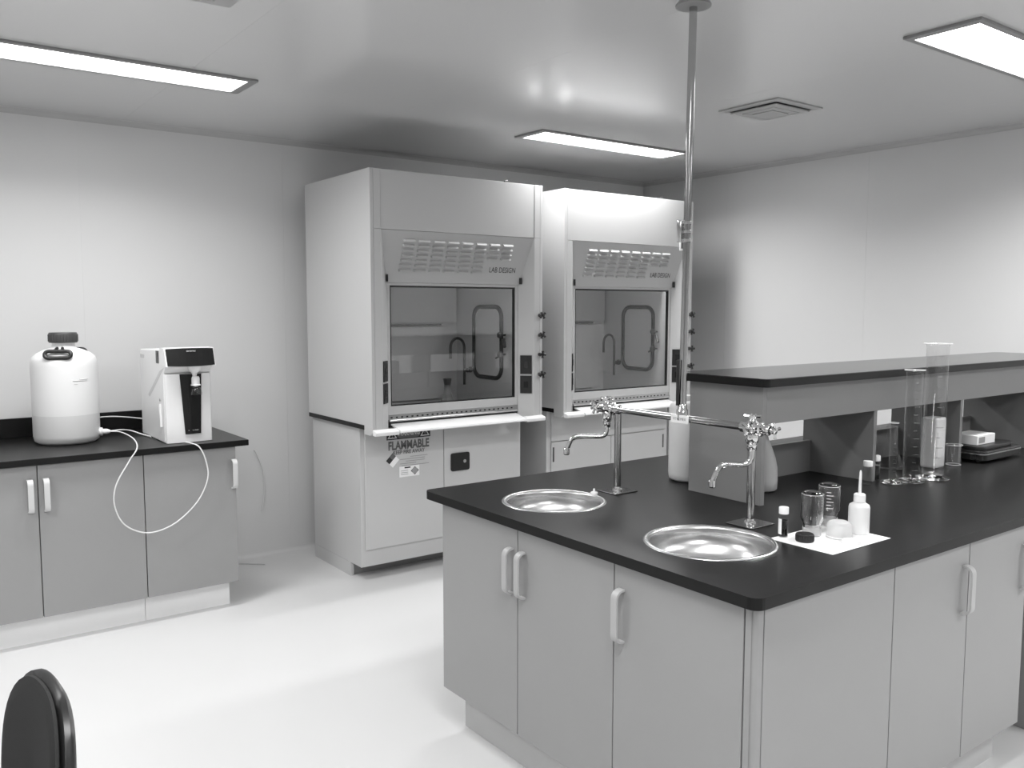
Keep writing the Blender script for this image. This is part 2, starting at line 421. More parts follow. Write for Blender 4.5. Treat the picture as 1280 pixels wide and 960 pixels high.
t = thing('base_cabinet', 'grey island cabinets on the hidden side facing the fume hoods', 'cabinet', (3.7, 2.5, 0), 'island cabinets')
carcass(t, 2.32, 2.10, 5.04, 2.78)
MB().box(2.34, 2.11, 0, 5.0, 2.72, .149).build('toe_kick', M_PLINTH, t)
for k in range(6): MB().box(2.32+.453*k+g, 2.782, .15, 2.32+.453*(k+1)-g, 2.80, .865, .0015).build('door', M_CAB, t)
# worktop with two round sink cut-outs
SINKS = [(1.965, 2.402, .188), (1.993, 1.697, .197)]
bm = bmesh.new()
def loop(pts, z):
    V = [bm.verts.new((x, y, z)) for x, y in pts]
    return [bm.edges.new((V[i], V[(i+1) % len(V)])) for i in range(len(V))]
E = loop(rrect(IX0, IY0, IX1, IY1, .03, 5), .90)
for cx_, cy_, r in SINKS: E += loop([(cx_+(r-.012)*math.cos(2*PI*i/64), cy_+(r-.012)*math.sin(2*PI*i/64)) for i in range(64)], .90)
bmesh.ops.triangle_fill(bm, use_beauty=True, use_dissolve=False, edges=E)
top_faces = list(bm.faces)
ret = bmesh.ops.extrude_face_region(bm, geom=top_faces)
for v in [q for q in ret['geom'] if isinstance(q, bmesh.types.BMVert)]: v.co.z = .869
bmesh.ops.recalc_face_normals(bm, faces=bm.faces)
mb = MB(); mb.addbm(bm)
o = mb.build('island_countertop', M_TOP); rebase(o, (3.2, 2.06, .87))
tag(o, 'large black epoxy island worktop with two round sinks', 'countertop')
for k, (cx_, cy_, r) in enumerate(SINKS):
    t = thing('sink', ['round steel sink at the far left corner of the island', 'round steel sink near the front corner of the island'][k], 'sink', (cx_, cy_, .9), 'steel sinks of the island')
    pr = [(r+.002, .9005), (r, .903), (r-.006, .9045), (r-.013, .903), (r-.018, .895)]
    for i in range(1, 13):
        a = i/12*PI/2; pr.append(((r-.018)*math.cos(a)*.93+(r-.018)*.07*(1-i/12)+.022*(i/12), .895-.125*math.sin(a)))
    MB().lathe(pr, (cx_, cy_, 0), 64).build('bowl', M_SINK, t, smooth=50)
    MB().lathe([(.034, .7725), (.030, .775), (.018, .7745), (.0, .7735)], (cx_, cy_, 0), 24).build('drain', M_CHROME, t, smooth=40)
t = thing('drain_stopper', 'small white plastic stopper standing beside the far sink', 'stopper', (2.149, 2.405, .9))
MB().lathe([(.0, .9005), (.013, .9005), (.014, .903), (.014, .911), (.011, .913), (.0, .913)], (2.149, 2.39, 0), 20).build('disc', M_PURE, t, smooth=40)
MB().lathe([(.006, .9135), (.0035, .918), (.004, .924), (.0, .926)], (2.149, 2.39, 0), 12).build('knob', M_PURE, t, smooth=40)

# reagent shelf --------------------------------------------------------
t = thing('reagent_shelf', 'raised grey reagent shelf with black top on the island', 'shelf', (3.75, 2.07, .9))
MB().prism(rrect(2.47, 1.87, 5.06, 2.29, .025, 5), 1.3525, 1.355, 'Z').build('shelf_top', M_STOP, t)
MB().prism(rrect(2.4705, 1.8705, 5.0595, 2.2895, .025, 5), 1.325, 1.3522, 'Z').build('shelf_board', M_TOP, t)
MB().box(2.5225, 1.905, 1.19, 5.042, 1.9125, 1.3245, .001).build('front_apron', M_SHELFG, t)
MB().box(2.525, 2.222, 1.19, 5.02, 2.24, 1.3245, .001).build('back_apron', M_SHELFG, t)
for xd in (2.50, 3.222, 3.92, 4.62, 5.02):
    MB().box(xd, 1.905 if xd == 2.50 else 1.913, .9005, xd+.022, 2.24, 1.3245, .001).build('divider', M_SHELFG, t)
for xa, xb in ((2.523, 3.221), (3.245, 3.919), (3.943, 4.619), (4.643, 5.019)):
    MB().box(xa, 2.20, .9005, xb, 2.218, 1.035, .001).build('low_back_panel', M_SHELFG, t)

# ------------------------------------------------------------------ water tap bridge on the island
TX = 2.26
t = thing('water_tap_bridge', 'chrome pipe bridge with two taps and a pole up to the ceiling', 'tap', (TX, 2.07, .9))
def smoothpath(pts, rad, n=6):
    pts = [Vector(p) for p in pts]; out = [pts[0]]
    for i in range(1, len(pts)-1):
        a, b, c = pts[i-1], pts[i], pts[i+1]
        u = (a-b).normalized(); v = (c-b).normalized(); r = min(rad, (a-b).length*.49, (c-b).length*.49)
        p0, p1 = b+u*r, b+v*r
        for k in range(n+1):
            s_ = k/n; out.append(p0*(1-s_)**2 + b*2*s_*(1-s_) + p1*s_*s_)
    out.append(pts[-1]); return out
for k, y in enumerate((2.387, 1.763)):
    x = TX+.005
    MB().box(x-.058, y-.052, .9005, x+.058, y+.052, .905, .0015).build('base_plate', M_STEEL, t)
    MB().lathe([(.02, .905), (.0195, .91), (.0145, .914), (.0135, .92)], (x, y, 0), 20).build('collar', M_CHROME, t, smooth=40)
    MB().cyl((x, y, .905), (x, y, 1.205), .0135, 24).build('post', M_STEEL, t, smooth=40)
# cross pipe
MB().cyl((TX, 1.775, 1.216), (TX, 2.38, 1.216), .0125, 24).build('cross_pipe', M_STEEL, t, smooth=40)
MB().cyl((TX+.0, 2.06, 1.23), (TX+.035, 2.075, CEIL-.038), .0135, 24).build('drop_pole', M_STEEL, t, smooth=40)
MB().lathe([(.0, CEIL), (.03, CEIL), (.06, CEIL-.034), (.06, CEIL-.040), (.018, CEIL-.042), (.0, CEIL-.042)], (TX+.035, 2.075, 0), 32).build('ceiling_flange', M_FRAME, t, smooth=40)
MB().lathe([(.020, 1.21), (.020, 1.245), (.0165, 1.25), (.0165, 1.262), (.0145, 1.266)], (TX, 2.06, 0), 24).build('tee_fitting', M_CHROME, t, smooth=40)
cl = MB()
for z in (1.83, 1.86, 1.89): cl.lathe([(.0130, z-.007), (.0165, z-.005), (.0165, z+.005), (.0130, z+.007)], (TX+(z-1.23)*.0252, 2.06+(z-1.23)*.0108, 0), 20)
cl.box(TX-.010, 2.074, 1.825, TX+.006, 2.092, 1.90, .002)
cl.build('pole_clamp', M_CHROME, t, smooth=40)
# small cord running down the pole
MB().cyl((TX-.018, 2.066, 1.262), (TX-.018, 2.066, 1.42), .006, 10).build('bracket', M_BLACK, t, smooth=40)
lb = MB().box(TX-.0195, 2.015, 1.201, TX-.0155, 2.095, 1.229, .001).build('pipe_label', M_PAPER, t)
text('VITROMEX', .013, M_INK2, lb, lambda a, b: (TX-.0202, 2.055-a, 1.215+b), xs=.95)
def tap(y, s):
    """s=-1/+1 : direction along Y in which the handles poke"""
    tb = MB()
    tb.lathe([(.013, -.06), (.018, -.055), (.018, -.03), (.024, -.026), (.024, .022), (.018, .026), (.018, .05), (.013, .055)], (TX, y, 1.216), 20, 'Y')
    tb.lathe([(.0, -.045), (.012, -.045), (.014, -.03), (.022, -.02), (.022, .018), (.015, .024), (.012, .034), (.0, .036)], (TX, y, 1.216), 20, 'X')
    tb.lathe([(.013, -.055), (.016, -.05), (.021, -.04), (.021, -.02), (.015, -.016), (.018, 0), (.015, .02), (.012, .03), (.0, .033)], (TX-.012, y-.0, 1.216), 20)
    bdy = tb.build('turret', M_CHROME, t, smooth=40)
    # cross handles
    for cxx, cyy, czz, ax in ((TX-.012, y, 1.256, 'Z'), (TX-.055, y+.02*s, 1.222, 'X'), (TX, y+.075*s, 1.216, 'Y')):
        h = MB()
        if ax == 'Z':
            h.lathe([(.008, -.016), (.011, -.008), (.011, .004), (.0, .008)], (cxx, cyy, czz), 14)
            for a in range(4):
                dx, dy = math.cos(a*PI/2+.4), math.sin(a*PI/2+.4)
                h.tube([(cxx, cyy, czz-.002), (cxx+dx*.018, cyy+dy*.018, czz), (cxx+dx*.026, cyy+dy*.026, czz)], [.004, .0045, .006], 8)
        elif ax == 'X':
            h.lathe([(.008, .02), (.011, .008), (.011, -.004), (.0, -.008)], (cxx, cyy, czz), 14, 'X')
            for a in range(4):
                dx, dy = math.cos(a*PI/2+.5), math.sin(a*PI/2+.5)
                h.tube([(cxx, cyy, czz), (cxx, cyy+dx*.018, czz+dy*.018), (cxx, cyy+dx*.026, czz+dy*.026)], [.004, .0045, .006], 8)
        else:
            h.lathe([(.008, -.02*s), (.011, -.008*s), (.011, .004*s), (.0, .008*s)], (cxx, cyy, czz), 14, 'Y')
            for a in range(4):
                dx, dy = math.cos(a*PI/2+.2), math.sin(a*PI/2+.2)
                h.tube([(cxx, cyy, czz), (cxx+dx*.018, cyy, czz+dy*.018), (cxx+dx*.026, cyy, czz+dy*.026)], [.004, .0045, .006], 8)
        h.build('cross_handle', M_CHROME, bdy, smooth=40)
    return bdy
def spout(y, dirx, diry, L, z1=1.155, z2=1.085, z3=1.03):
    x0 = TX-.012
    p = smoothpath([(x0, y, 1.17), (x0, y, z2), (x0+dirx*L, y+diry*L, z2+.002), (x0+dirx*(L+.022), y+diry*(L+.022), z3+.01)], .035, 8)
    sp = MB().tube(p, .0088, 14).build('spout', M_CHROME, t, smooth=60)
    e = p[-1]
    MB().lathe([(.009, .014), (.0125, .010), (.0125, -.010), (.009, -.014), (.0, -.014)], (e.x, e.y, e.z-.004), 16).build('nozzle', M_CHROME, sp, smooth=40)
    MB().lathe([(.013, 1.145), (.016, 1.15), (.016, 1.168), (.012, 1.172)], (x0, y, 0), 16).build('swivel_nut', M_CHROME, sp, smooth=40)
tap(2.43, 1); spout(2.43, -.80, .60, .132, z2=1.108, z3=1.045)
tap(1.75, -1); spout(1.75, -.74, .67, .100, z2=1.098, z3=1.03)

# ------------------------------------------------------------------ fume hoods
HX0, HX1, HY, HB = 2.215, 3.415, 4.30, 5.17
def make_hood():
    t = thing('fume_hood', 'grey steel fume hood beside the left counter, nearer to the camera', 'fume hood', (2.815, 4.75, .91), 'two fume hoods against the back wall')
    c = 2.815; ZT = 2.357
    # side panels reach down in front of the worktop
    for sgn in (-1, 1):
        xa, xb = (HX0, HX0+.02) if sgn < 0 else (HX1-.02, HX1)
        pts = [(HB, .9365), (4.402, .9365), (4.402, .885), (4.33, .885), (4.30, .905), (4.30, ZT), (HB, ZT)]
        MB().prism(pts, xa, xb, 'X', .002).build('side_panel', M_HOOD, t)
        # front post with splayed inner face
        si = sgn
        a = c+si*.579; b = c+si*.536; e = c+si*.463
        p = [(a, 4.30), (b, 4.30), (e, 4.372), (e, 4.40), (a, 4.40)]
        po = MB().prism(p, .905, 2.03, 'Z', .002).build('front_post', M_HOOD, t)
        MB().box(a, 4.30, 2.031, b, 4.40, ZT-.001, .002).build('post_cap', M_HOOD, t)
        # black outlets on the splayed face
        n = Vector((-.702*si, -.712, 0)).normalized(); tv = Vector((e-b, .072, 0)).normalized()
        q0 = Vector((b, 4.30, 0))
        W = (Vector((e, 4.372, 0))-q0).length
        for z0, z1 in ((1.183, 1.30), (1.06, 1.172)):
            vs = []
            for dn in (0.0005, .006):
                for s_, z in ((.14, z0), (.86, z0), (.86, z1), (.14, z1)): vs.append(q0+tv*(W*s_)+n*dn+Vector((0, 0, z)))
            ou = MB().add(vs, [(0, 1, 2, 3), (4, 5, 6, 7), (0, 1, 5, 4), (1, 2, 6, 5), (2, 3, 7, 6), (3, 0, 4, 7)]).build('outlet', M_BLACK, po)
            zc = (z0+z1)/2
            vs = []
            for dn in (.0065, .0085):
                for s_, z in ((.36, zc-.02), (.64, zc-.02), (.64, zc+.02), (.36, zc+.02)): vs.append(q0+tv*(W*s_)+n*dn+Vector((0, 0, z)))
            MB().add(vs, [(0, 1, 2, 3), (4, 5, 6, 7), (0, 1, 5, 4), (1, 2, 6, 5), (2, 3, 7, 6), (3, 0, 4, 7)]).build('socket_face', M_BLKG, ou)
        # small black clip at the corner of the louver panel
        MB().prism([(c+si*.478, 4.350), (c+si*.470, 4.342), (c+si*.462, 4.36), (c+si*.466, 4.366)], 1.745, 1.785, 'Z').build('corner_clip', M_BLACK, t)
    MB().box(c-.535, 4.303, 2.031, c+.535, 4.32, ZT-.001, .002).build('header_panel', M_HOOD, t)
    MB().box(HX0+.0205, 4.401, ZT-.02, HX1-.0205, HB-.001, ZT, .002).build('top_panel', M_ROOF, t)
    # sloping louver panel
    zt, zb, yt, yb = 2.029, 1.742, 4.304, 4.371
    xt, xb_ = .5335, .4625
    vs = [(c-xt, yt, zt), (c+xt, yt, zt), (c+xb_, yb, zb), (c-xb_, yb, zb)]
    vs += [(x, y+.015, z) for x, y, z in vs]
    lp = MB().add(vs, [(0, 1, 2, 3), (4, 5, 6, 7), (0, 1, 5, 4), (1, 2, 6, 5), (2, 3, 7, 6), (3, 0, 4, 7)]).build('louver_panel', M_HOOD, t)
    nrm = Vector((0, -(zt-zb), -(yb-yt))).normalized(); nrm = Vector((0, -.974, -.227))
    dn_ = Vector((0, yb-yt, zb-zt)).normalized()
    def onp(x, s_, out): return Vector((c+x, yt, zt)) + dn_*s_ + nrm*out
    for col in range(8):
        for row in range(7 if col < 6 else 4):
            x0 = -.387+col*.0985-row*.002; s0 = .046+row*.0282
            W = .078; n_ = 5; vs = []
            # half-hood louver: projecting lip with curved top
            prof = [(0, .0005), (.004, .009), (.010, .0145), (.0135, .0150), (.0135, .0005)]
            m_ = len(prof)
            for xx in (x0, x0+W):
                ins = 0.004 if xx == x0 else -.004
                for j, (ds, ou) in enumerate(prof): vs.append(onp(xx+(ins if ou > .001 else 0), s0+ds, ou))
            fs = [tuple(range(m_)), tuple(range(2*m_-1, m_-1, -1))]+[(j, (j+1) % m_, m_+(j+1) % m_, m_+j) for j in range(m_)]
            MB().add(vs, fs).build('louver', M_HOOD, lp)
    # maker's wordmark
    text('LAB DESIGN', .047, M_INK, lp, lambda a, b: onp(.325+a, .207-b, .0012), xs=.78, label='dark thin wordmark on the louver panel')
    # sash: frame and pane
    sa = MB(); y0, y1 = 4.376, 4.396
    sa.box(c-.462, y0, 1.725, c+.462, y1, 1.741, .002)
    sa.box(c-.462, y0, .985, c+.462, y1, 1.036, .003)
    sa.box(c-.462, y0, 1.036, c-.442, y1, 1.725, .002); sa.box(c+.442, y0, 1.036, c+.462, y1, 1.725, .002)
    fr = sa.build('sash', M_HOOD, t)
    ga = MB()
    for b in ((c-.442, 1.715, c+.442, 1.725), (c-.442, 1.036, c+.442, 1.043), (c-.442, 1.043, c-.435, 1.715), (c+.432, 1.043, c+.442, 1.715)):
        ga.box(b[0], 4.378, b[1], b[2], 4.394, b[3])
    ga.build('gasket', M_BLACK, fr)
    MB().box(c-.435, 4.384, 1.043, c+.432, 4.388, 1.715).build('pane', M_SASH, fr)
    # air foil grille + sill
    gr = MB().prism([(4.378, .984), (4.395, .984), (4.42, .95), (4.42, .94), (4.378, .958)], c-.46, c+.46, 'X').build('airfoil_grille', M_ALU, t)
    for k in range(26):
        x = c-.445+k*.0342
        MB().box(x, 4.3755, .966, x+.012, 4.3775, .974).build('grille_slot', M_BLACK, gr)
    MB().cyl((c-.455, 4.372, .952), (c+.455, 4.372, .952), .0065, 10).build('airfoil_bar', M_ALU, t, smooth=40)
    MB().box(c-.46, 4.38, .920, c+.46, 4.40, .9395).build('sill_shadow_gap', M_BLACK, t)
    MB().prism([(4.376, .936), (4.376, .928), (4.262, .894), (4.255, .898), (4.258, .908)], c-.445, c+.45, 'X', .0015).build('sill', M_WHITE, t)
    for s_ in (-1, 1):
        a, b = sorted((c+s_*.452, c+s_*.60))
        MB().prism([(4.299, .920), (4.299, .888), (4.268, .886), (4.262, .892), (4.262, .905), (4.268, .912)], a, b, 'X', .0015).build('sill_end', M_WHITE, t)
    # liner
    li = MB()
    li.box(c-.48, 4.41, .9375, c-.46, 5.10, 1.95); li.box(c+.46, 4.41, .9375, c+.48, 5.10, 1.95)
    li.box(c-.46, 5.08, .9375, c+.46, 5.10, 1.95); li.box(c-.48, 4.41, 1.95, c+.48, 5.10, 1.965)
    li.build('liner', M_LINER, t)
    # baffle: two panels on the back wall with a dark slot between
    MB().box(c-.44, 5.05, .98, c+.33, 5.058, 1.47, .001).build('baffle', M_LINER, t)
    MB().box(c-.44, 5.05, 1.50, c+.44, 5.058, 1.90, .001).build('baffle', M_LINER, t)
    MB().box(c-.44, 5.035, 1.478, c+.31, 5.045, 1.490, .001).build('baffle_rail', M_DARK, t)
    # access panel gasket on the right inner wall
    xw = c+.4595
    pts = [(y, z) for y, z in rrect(4.54, 1.14, 4.855, 1.605, .07, 6)]
    MB().tube([(xw-.004, y, z) for y, z in pts], .0145, 10, closed=True).build('access_panel_gasket', M_BLACK, t, smooth=60)
    MB().prism(rrect(4.555, 1.155, 4.84, 1.59, .06, 5), xw-.004, xw, 'X').build('access_panel', M_LINER, t)
    for z in (1.425, 1.30):
        MB().lathe([(.006, 0), (.006, -.03), (.020, -.034), (.022, -.045), (.018, -.055), (.0, -.057)], (xw-.002, 4.50, z), 16, 'X').build('service_knob', M_DARK, t, smooth=40)
    MB().tube([(xw-.03, 4.50, 1.30), (xw-.05, 4.54, 1.275)], .006, 8).build('hose_barb', M_DARK, t, smooth=40)
    MB().tube([(xw-.03, 4.48, 1.40), (xw-.045, 4.45, 1.35)], .011, 8).build('hose_barb', M_GREYT, t, smooth=40)
    # goose-neck tap
    gp = [(xw-.002, 4.90, 1.18), (xw-.055, 4.90, 1.18), (xw-.055, 4.90, 1.33)]
    for i in range(1, 13):
        a = PI*i/12; gp.append((xw-.055-.055*(1-math.cos(a)), 4.90, 1.33+.065*math.sin(a)))
    gp.append((xw-.165, 4.90, 1.26))
    gp = [gp[0]]+[Vector(p) for p in gp[1:]]
    gn = MB().tube([Vector(p) for p in gp], [.009]*len(gp), 12).build('gooseneck_tap', M_GREYT, t, smooth=60)
    MB().lathe([(.0, -.0), (.02, -.0), (.02, -.012), (.009, -.02)], (xw, 4.90, 1.18), 16, 'X').build('tap_flange', M_GREYT, gn, smooth=40)
    MB().cyl((xw-.055, 4.90, 1.08), (xw-.055, 4.90, 1.18), .009, 12).build('tap_stem', M_GREYT, gn, smooth=40)
    MB().lathe([(.008, -.01), (.014, -.02), (.015, -.04), (.0, -.045)], (xw-.055, 4.90, 1.18), 14, 'Y').build('tap_knob', M_DARK, gn, smooth=40)
    MB().prism(rrect(2.36+.10, 4.70, 2.36+.36, 4.86, .03, 4), .937, .95, 'Z').build('cup_sink_rim', M_DARK, t)
    # four service valves on the right post
    for z in (1.552, 1.428, 1.306, 1.180):
        xk, yk = 3.392, 4.30
        vb = MB().lathe([(.012, 0), (.012, -.012), (.007, -.016), (.007, -.030), (.0, -.030)], (xk, yk-.0005, z), 14, 'Y').build('service_valve', M_DARK, t, smooth=40)
        h = MB()
        for a in range(4):
            dx, dz = math.cos(a*PI/2+PI/4+z*9), math.sin(a*PI/2+PI/4+z*9)
            h.tube([(xk, yk-.034, z), (xk+dx*.014, yk-.034, z+dz*.014), (xk+dx*.022, yk-.034, z+dz*.022)], [.006, .006, .009], 8)
        h.lathe([(.0, -.044), (.009, -.043), (.010, -.030), (.0, -.028)], (xk, yk, z), 12, 'Y')
        h.build('valve_handle', M_BLACK, vb, smooth=50)
    # lip fitting on the roof
    MB().tube([(3.23, 4.45, ZT), (3.23, 4.45, ZT+.03), (3.25, 4.45, ZT+.035)], .005, 8).build('roof_fitting', M_DARK, t, smooth=40)
    return t
hood1 = make_hood()
HDX = 1.38
hood2 = copy_tree(hood1, (HDX, 0, 0))
hood2['label'] = 'grey steel fume hood farther right, behind the steel pole and island shelf'
# label plate that only the second hood carries
MB().box(HX1+HDX-.135, 4.2985, 2.005, HX1+HDX-.07, 4.3025, 2.095, .001).build('paper_plate', M_PAPER, hood2, label='white paper plate with a grey centre')
MB().box(HX1+HDX-.122, 4.2975, 2.02, HX1+HDX-.083, 4.2983, 2.08).build('plate_print', M_MID, hood2)

def hood_base(dx, first):
    c = 2.815+dx
    t = thing('storage_cabinet', 'grey flammables storage cabinet with warning signs under the left hood' if first else 'grey storage cabinet under the right hood, behind the far tap',
              'cabinet', (c, 4.85, 0), 'storage cabinets under the fume hoods')
    x0, x1 = c-.58, c+.58
    bd = MB(); bd.box(x0, 4.503, .084, x1, 5.16, .909, .0015)
    bd.build('body', M_HOOD, t)
    for s_ in (-1, 1):
        a, b = (x0, x0+.02) if s_ < 0 else (x1-.02, x1)
        MB().box(a, 4.645, 0, b, 5.16, .083).build('side_foot', M_HOOD, t)
    MB().box(x0+.021, 4.66, 0, x1-.021, 4.68, .083).build('toe_kick', M_CAB, t)
    if first:
        dr = MB().box(x0+.028, 4.490, .185, c-.020, 4.5025, .895, .0015).build('door', M_HOOD, t)
        d2 = MB().box(c-.016, 4.490, .185, x1-.05, 4.5025, .895, .0015).build('door', M_HOOD, t)
        y = 4.4895
        lt = MB().prism(rrect(2.846, .588, 2.982, .700, .012, 4), y-.008, y-.0003, 'Y').build('latch_plate', M_BLACK, d2, smooth=30)
        MB().lathe([(.0, -.004), (.010, -.003), (.011, 0)], (2.945, y-.0083, .645), 16, 'Y').build('lock', M_ALU, lt, smooth=40)
        fl = lambda cx_, cz: (lambda a, b: (cx_+a, y-.0012, cz+b))
        sg = MB().box(2.402, y-.001, .822, 2.700, y-.0003, .885).build('warning_sign', M_INK, dr)
        for xc in (2.440, 2.662):
            MB().add([(xc-.032, y-.0013, .829), (xc+.032, y-.0013, .829), (xc, y-.0013, .879)], [(0, 1, 2)]).build('triangle', M_PURES, sg)
            MB().add([(xc-.021, y-.0016, .835), (xc+.021, y-.0016, .835), (xc, y-.0016, .868)], [(0, 1, 2)]).build('triangle_inner', M_INK, sg)
            text('!', .03, M_PURES, sg, lambda a, b, xc=xc: (xc+a, y-.0019, .847+b), name='exclamation_mark')
        MB().prism(rrect(2.470, .827, 2.632, .881, .026, 6), y-.0015, y-.0011, 'Y').build('oval', M_MID, sg)
        text('WARNING', .040, M_PURES, sg, lambda a, b: (2.551+a, y-.0019, .854+b), xs=.78, bold=.001)
        text('FLAMMABLE', .070, M_MID, dr, lambda a, b: (2.551+a, y-.0012, .783+b), xs=.74, bold=.0025)
        text('KEEP FIRE AWAY', .032, M_MID, dr, lambda a, b: (2.551+a, y-.0012, .742+b), xs=.9, bold=.0008)
        # hazard diamond
        q = .022
        for (cx_, cz, m_) in ((0, q, M_MID), (-q, 0, M_INK), (q, 0, M_PAPER), (0, -q, M_PAPER)):
            X, Z = 2.441+cx_, .700+cz
            MB().add([(X-q, y-.001, Z), (X, y-.001, Z-q), (X+q, y-.001, Z), (X, y-.001, Z+q)], [(0, 1, 2, 3)]).build('hazard_diamond_field', m_, dr)
        for k, (a, b) in enumerate(((2.56, 2.68), (2.49, 2.66), (2.53, 2.66), (2.49, 2.60), (2.50, 2.69))):
            MB().box(a, y-.001, .710-k*.013, b, y-.0003, .7135-k*.013).build('print_line', M_PURES if k > 9 else M_CAB, dr)
        lb = MB().box(2.485, y-.001, .592, 2.622, y-.0003, .656).build('sticker', M_PAPER, dr)
        MB().prism([(2.562, .624), (2.590, .598), (2.618, .624), (2.590, .650)], y-.0016, y-.0011, 'Y').build('sticker_emblem', M_MID, lb)
        MB().prism(arc(2.590, .624, .019, 0, 345, 20), y-.002, y-.0017, 'Y').build('sticker_ring', M_CAB, lb)
        MB().box(2.52, y-.0016, .643, 2.56, y-.0011, .651).build('sticker_print', M_INK, lb)
        for k in range(3): MB().box(2.495, y-.0016, .628-k*.011, 2.545, y-.0011, .631-k*.011).build('sticker_print', M_CAB, lb)
    else:
        MB().box(x0+.035, 4.490, .70, x1-.035, 4.5025, .895, .0015).build('drawer', M_HOOD, t)
        for a, b, hx in ((x0+.035, c-.002, x0+.045), (c+.002, x1-.035, x1-.06)):
            d = MB().box(a, 4.490, .185, b, 4.5025, .694, .0015).build('door', M_HOOD, t)
            MB().box(hx, 4.4895, .56, hx+.014, 4.4903, .66).build('finger_slot', M_DARK, d)
    return t
hood_base(0, True); hood_base(HDX, False)
for k, dx in enumerate((0, HDX)):
    o = MB().box(HX0-.0+dx, 4.4035, .910, HX1+dx, 5.17, .936, .002).build('hood_worktop', M_TOP)
    rebase(o, (2.815+dx, 4.8, .91)); tag(o, ['black epoxy worktop slab under the left fume hood', 'black epoxy worktop slab under the right fume hood'][k], 'worktop', 'worktops of the fume hoods')
# conical flask in the first hood
def erlen(name, lab, x, y, z, h, r, m=M_GLASS, stopper=None, liq=False, group=None):
    t = thing(name, lab, 'flask', (x, y, z), group)
    pr = [(.0, 0.001), (r*.93, 0.001), (r, .006), (r*.97, .014), (r*.36, h*.66), (r*.33, h*.92), (r*.40, h)]
    MB().lathe([(a, z+b) for a, b in pr], (x, y, 0), 28).build('glass_body', m, t, smooth=60)
    MB().tube([(x+r*.40*math.cos(a), y+r*.40*math.sin(a), z+h) for a in [2*PI*i/20 for i in range(20)]], .0018, 6, closed=True).build('rim', M_GLASSF, t)
    if stopper: MB().lathe([(0, z+h*.80), (r*.32, z+h*.80), (r*.34, z+h*.86), (r*.44, z+h*1.02), (r*.44, z+h*1.06), (0, z+h*1.06)], (x, y, 0), 20).build('stopper', stopper, t, smooth=40)
    return t
erlen('conical_flask', 'glass conical flask with dark stopper inside the left fume hood', 2.915+.03, 4.68, .937, .20, .062, m=M_GLASSW, stopper=M_DARK)

# ------------------------------------------------------------------ left counter: carboy
cx_, cy_, r = .797, 4.985, .157
t = thing('carboy', 'white plastic carboy with black screw cap on the left counter', 'carboy', (cx_, cy_, .9))
body = [(.0, .901), (r*.86, .901), (r*.97, .915), (r, .94), (r, 1.05)]
MB().lathe(body, (cx_, cy_, 0), 48).build('lower_body', M_HDPEL, t, smooth=50, label='lower body, darker with the water inside')
up = [(r, 1.05), (r, 1.30), (r*.985, 1.325), (r*.93, 1.347), (r*.80, 1.365), (r*.60, 1.380), (.060, 1.392), (.054, 1.40), (.054, 1.425), (0, 1.425)]
bo = MB().lathe(up, (cx_, cy_, 0), 48).build('upper_body', M_HDPE, t, smooth=50)
cp = [(.0, 1.418)]+[(.066, 1.418), (.068, 1.422), (.068, 1.462), (.064, 1.470), (.0, 1.470)]
MB().lathe(cp, (cx_, cy_, 0), 40).build('cap', M_DARK, t, smooth=40)
rb = MB()
for i in range(30):
    a = 2*PI*i/30; rb.cyl((cx_+(.0685)*math.cos(a), cy_+(.0685)*math.sin(a), 1.424), (cx_+(.0685)*math.cos(a), cy_+(.0685)*math.sin(a), 1.46), .002, 6)
rb.build('cap_ribs', M_DARK, t, smooth=40)
for az, yy in ((250, 1), (60, 1)):
    a = math.radians(az); ux, uy = math.cos(a), math.sin(a); vx, vy = -uy, ux
    pts = [(u, v) for u, v in rrect(-.060, -.021, .060, .021, .020, 5)]
    P = [(cx_+ux*(.140-v*.35)+vx*u, cy_+uy*(.140-v*.35)+vy*u, 1.362+v*.8) for u, v in pts]
    hd = MB().tube(P, .010, 10, closed=True)
    for u in (-.02, .02): hd.tube([(cx_+ux*.13+vx*u, cy_+uy*.13+vy*u, 1.377), (cx_+ux*.085+vx*u*.6, cy_+uy*.085+vy*u*.6, 1.392)], .008, 8)
    hd.build('carry_handle', M_BLACK, t, smooth=50)
# raised lettering panel
em = MB()
for k, (a0, a1, z) in enumerate(((-74, -58, 1.235), (-86, -60, 1.228), (-84, -78, 1.212))):
    p = [(cx_+(r+.0005)*math.cos(math.radians(a0+(a1-a0)*i/8)), cy_+(r+.0005)*math.sin(math.radians(a0+(a1-a0)*i/8)), z) for i in range(9)]
    em.tube(p, .002, 6)
em.build('embossed_marks', M_HDPEL, t, smooth=50)
sp = MB().lathe([(.022, r-.01), (.022, r+.012), (.014, r+.016), (.014, r+.035), (.008, r+.05), (.0, r+.05)], (0, 0, 0), 16, 'X')
sp.v = [(cx_+v[0]*.93+v[1]*.36, cy_-v[0]*.36+v[1]*.93, .947+v[2]) for v in sp.v]
sp.build('spigot', M_PURE, t, smooth=40)
SPG = Vector((cx_+.205*.93, cy_-.205*.36, .947))

# ------------------------------------------------------------------ water purifier
px0, px1, py0, py1, pz = 1.190, 1.428, 4.60, 5.08, .9
t = thing('water_purifier', 'white bench-top water purifier with black display and dispensing nozzle', 'water purifier', (1.31, 4.84, .9))
sh = lambda v: v
# body: side profile (y,z)
MB().prism([(py0+.02, .902), (py1, .902), (py1, 1.355), (py1-.02, 1.372), (4.62, 1.385), (4.57, 1.30), (4.60, 1.262), (4.61, 1.262)], px0, px1, 'X', .006).build('body', M_PURE, t)
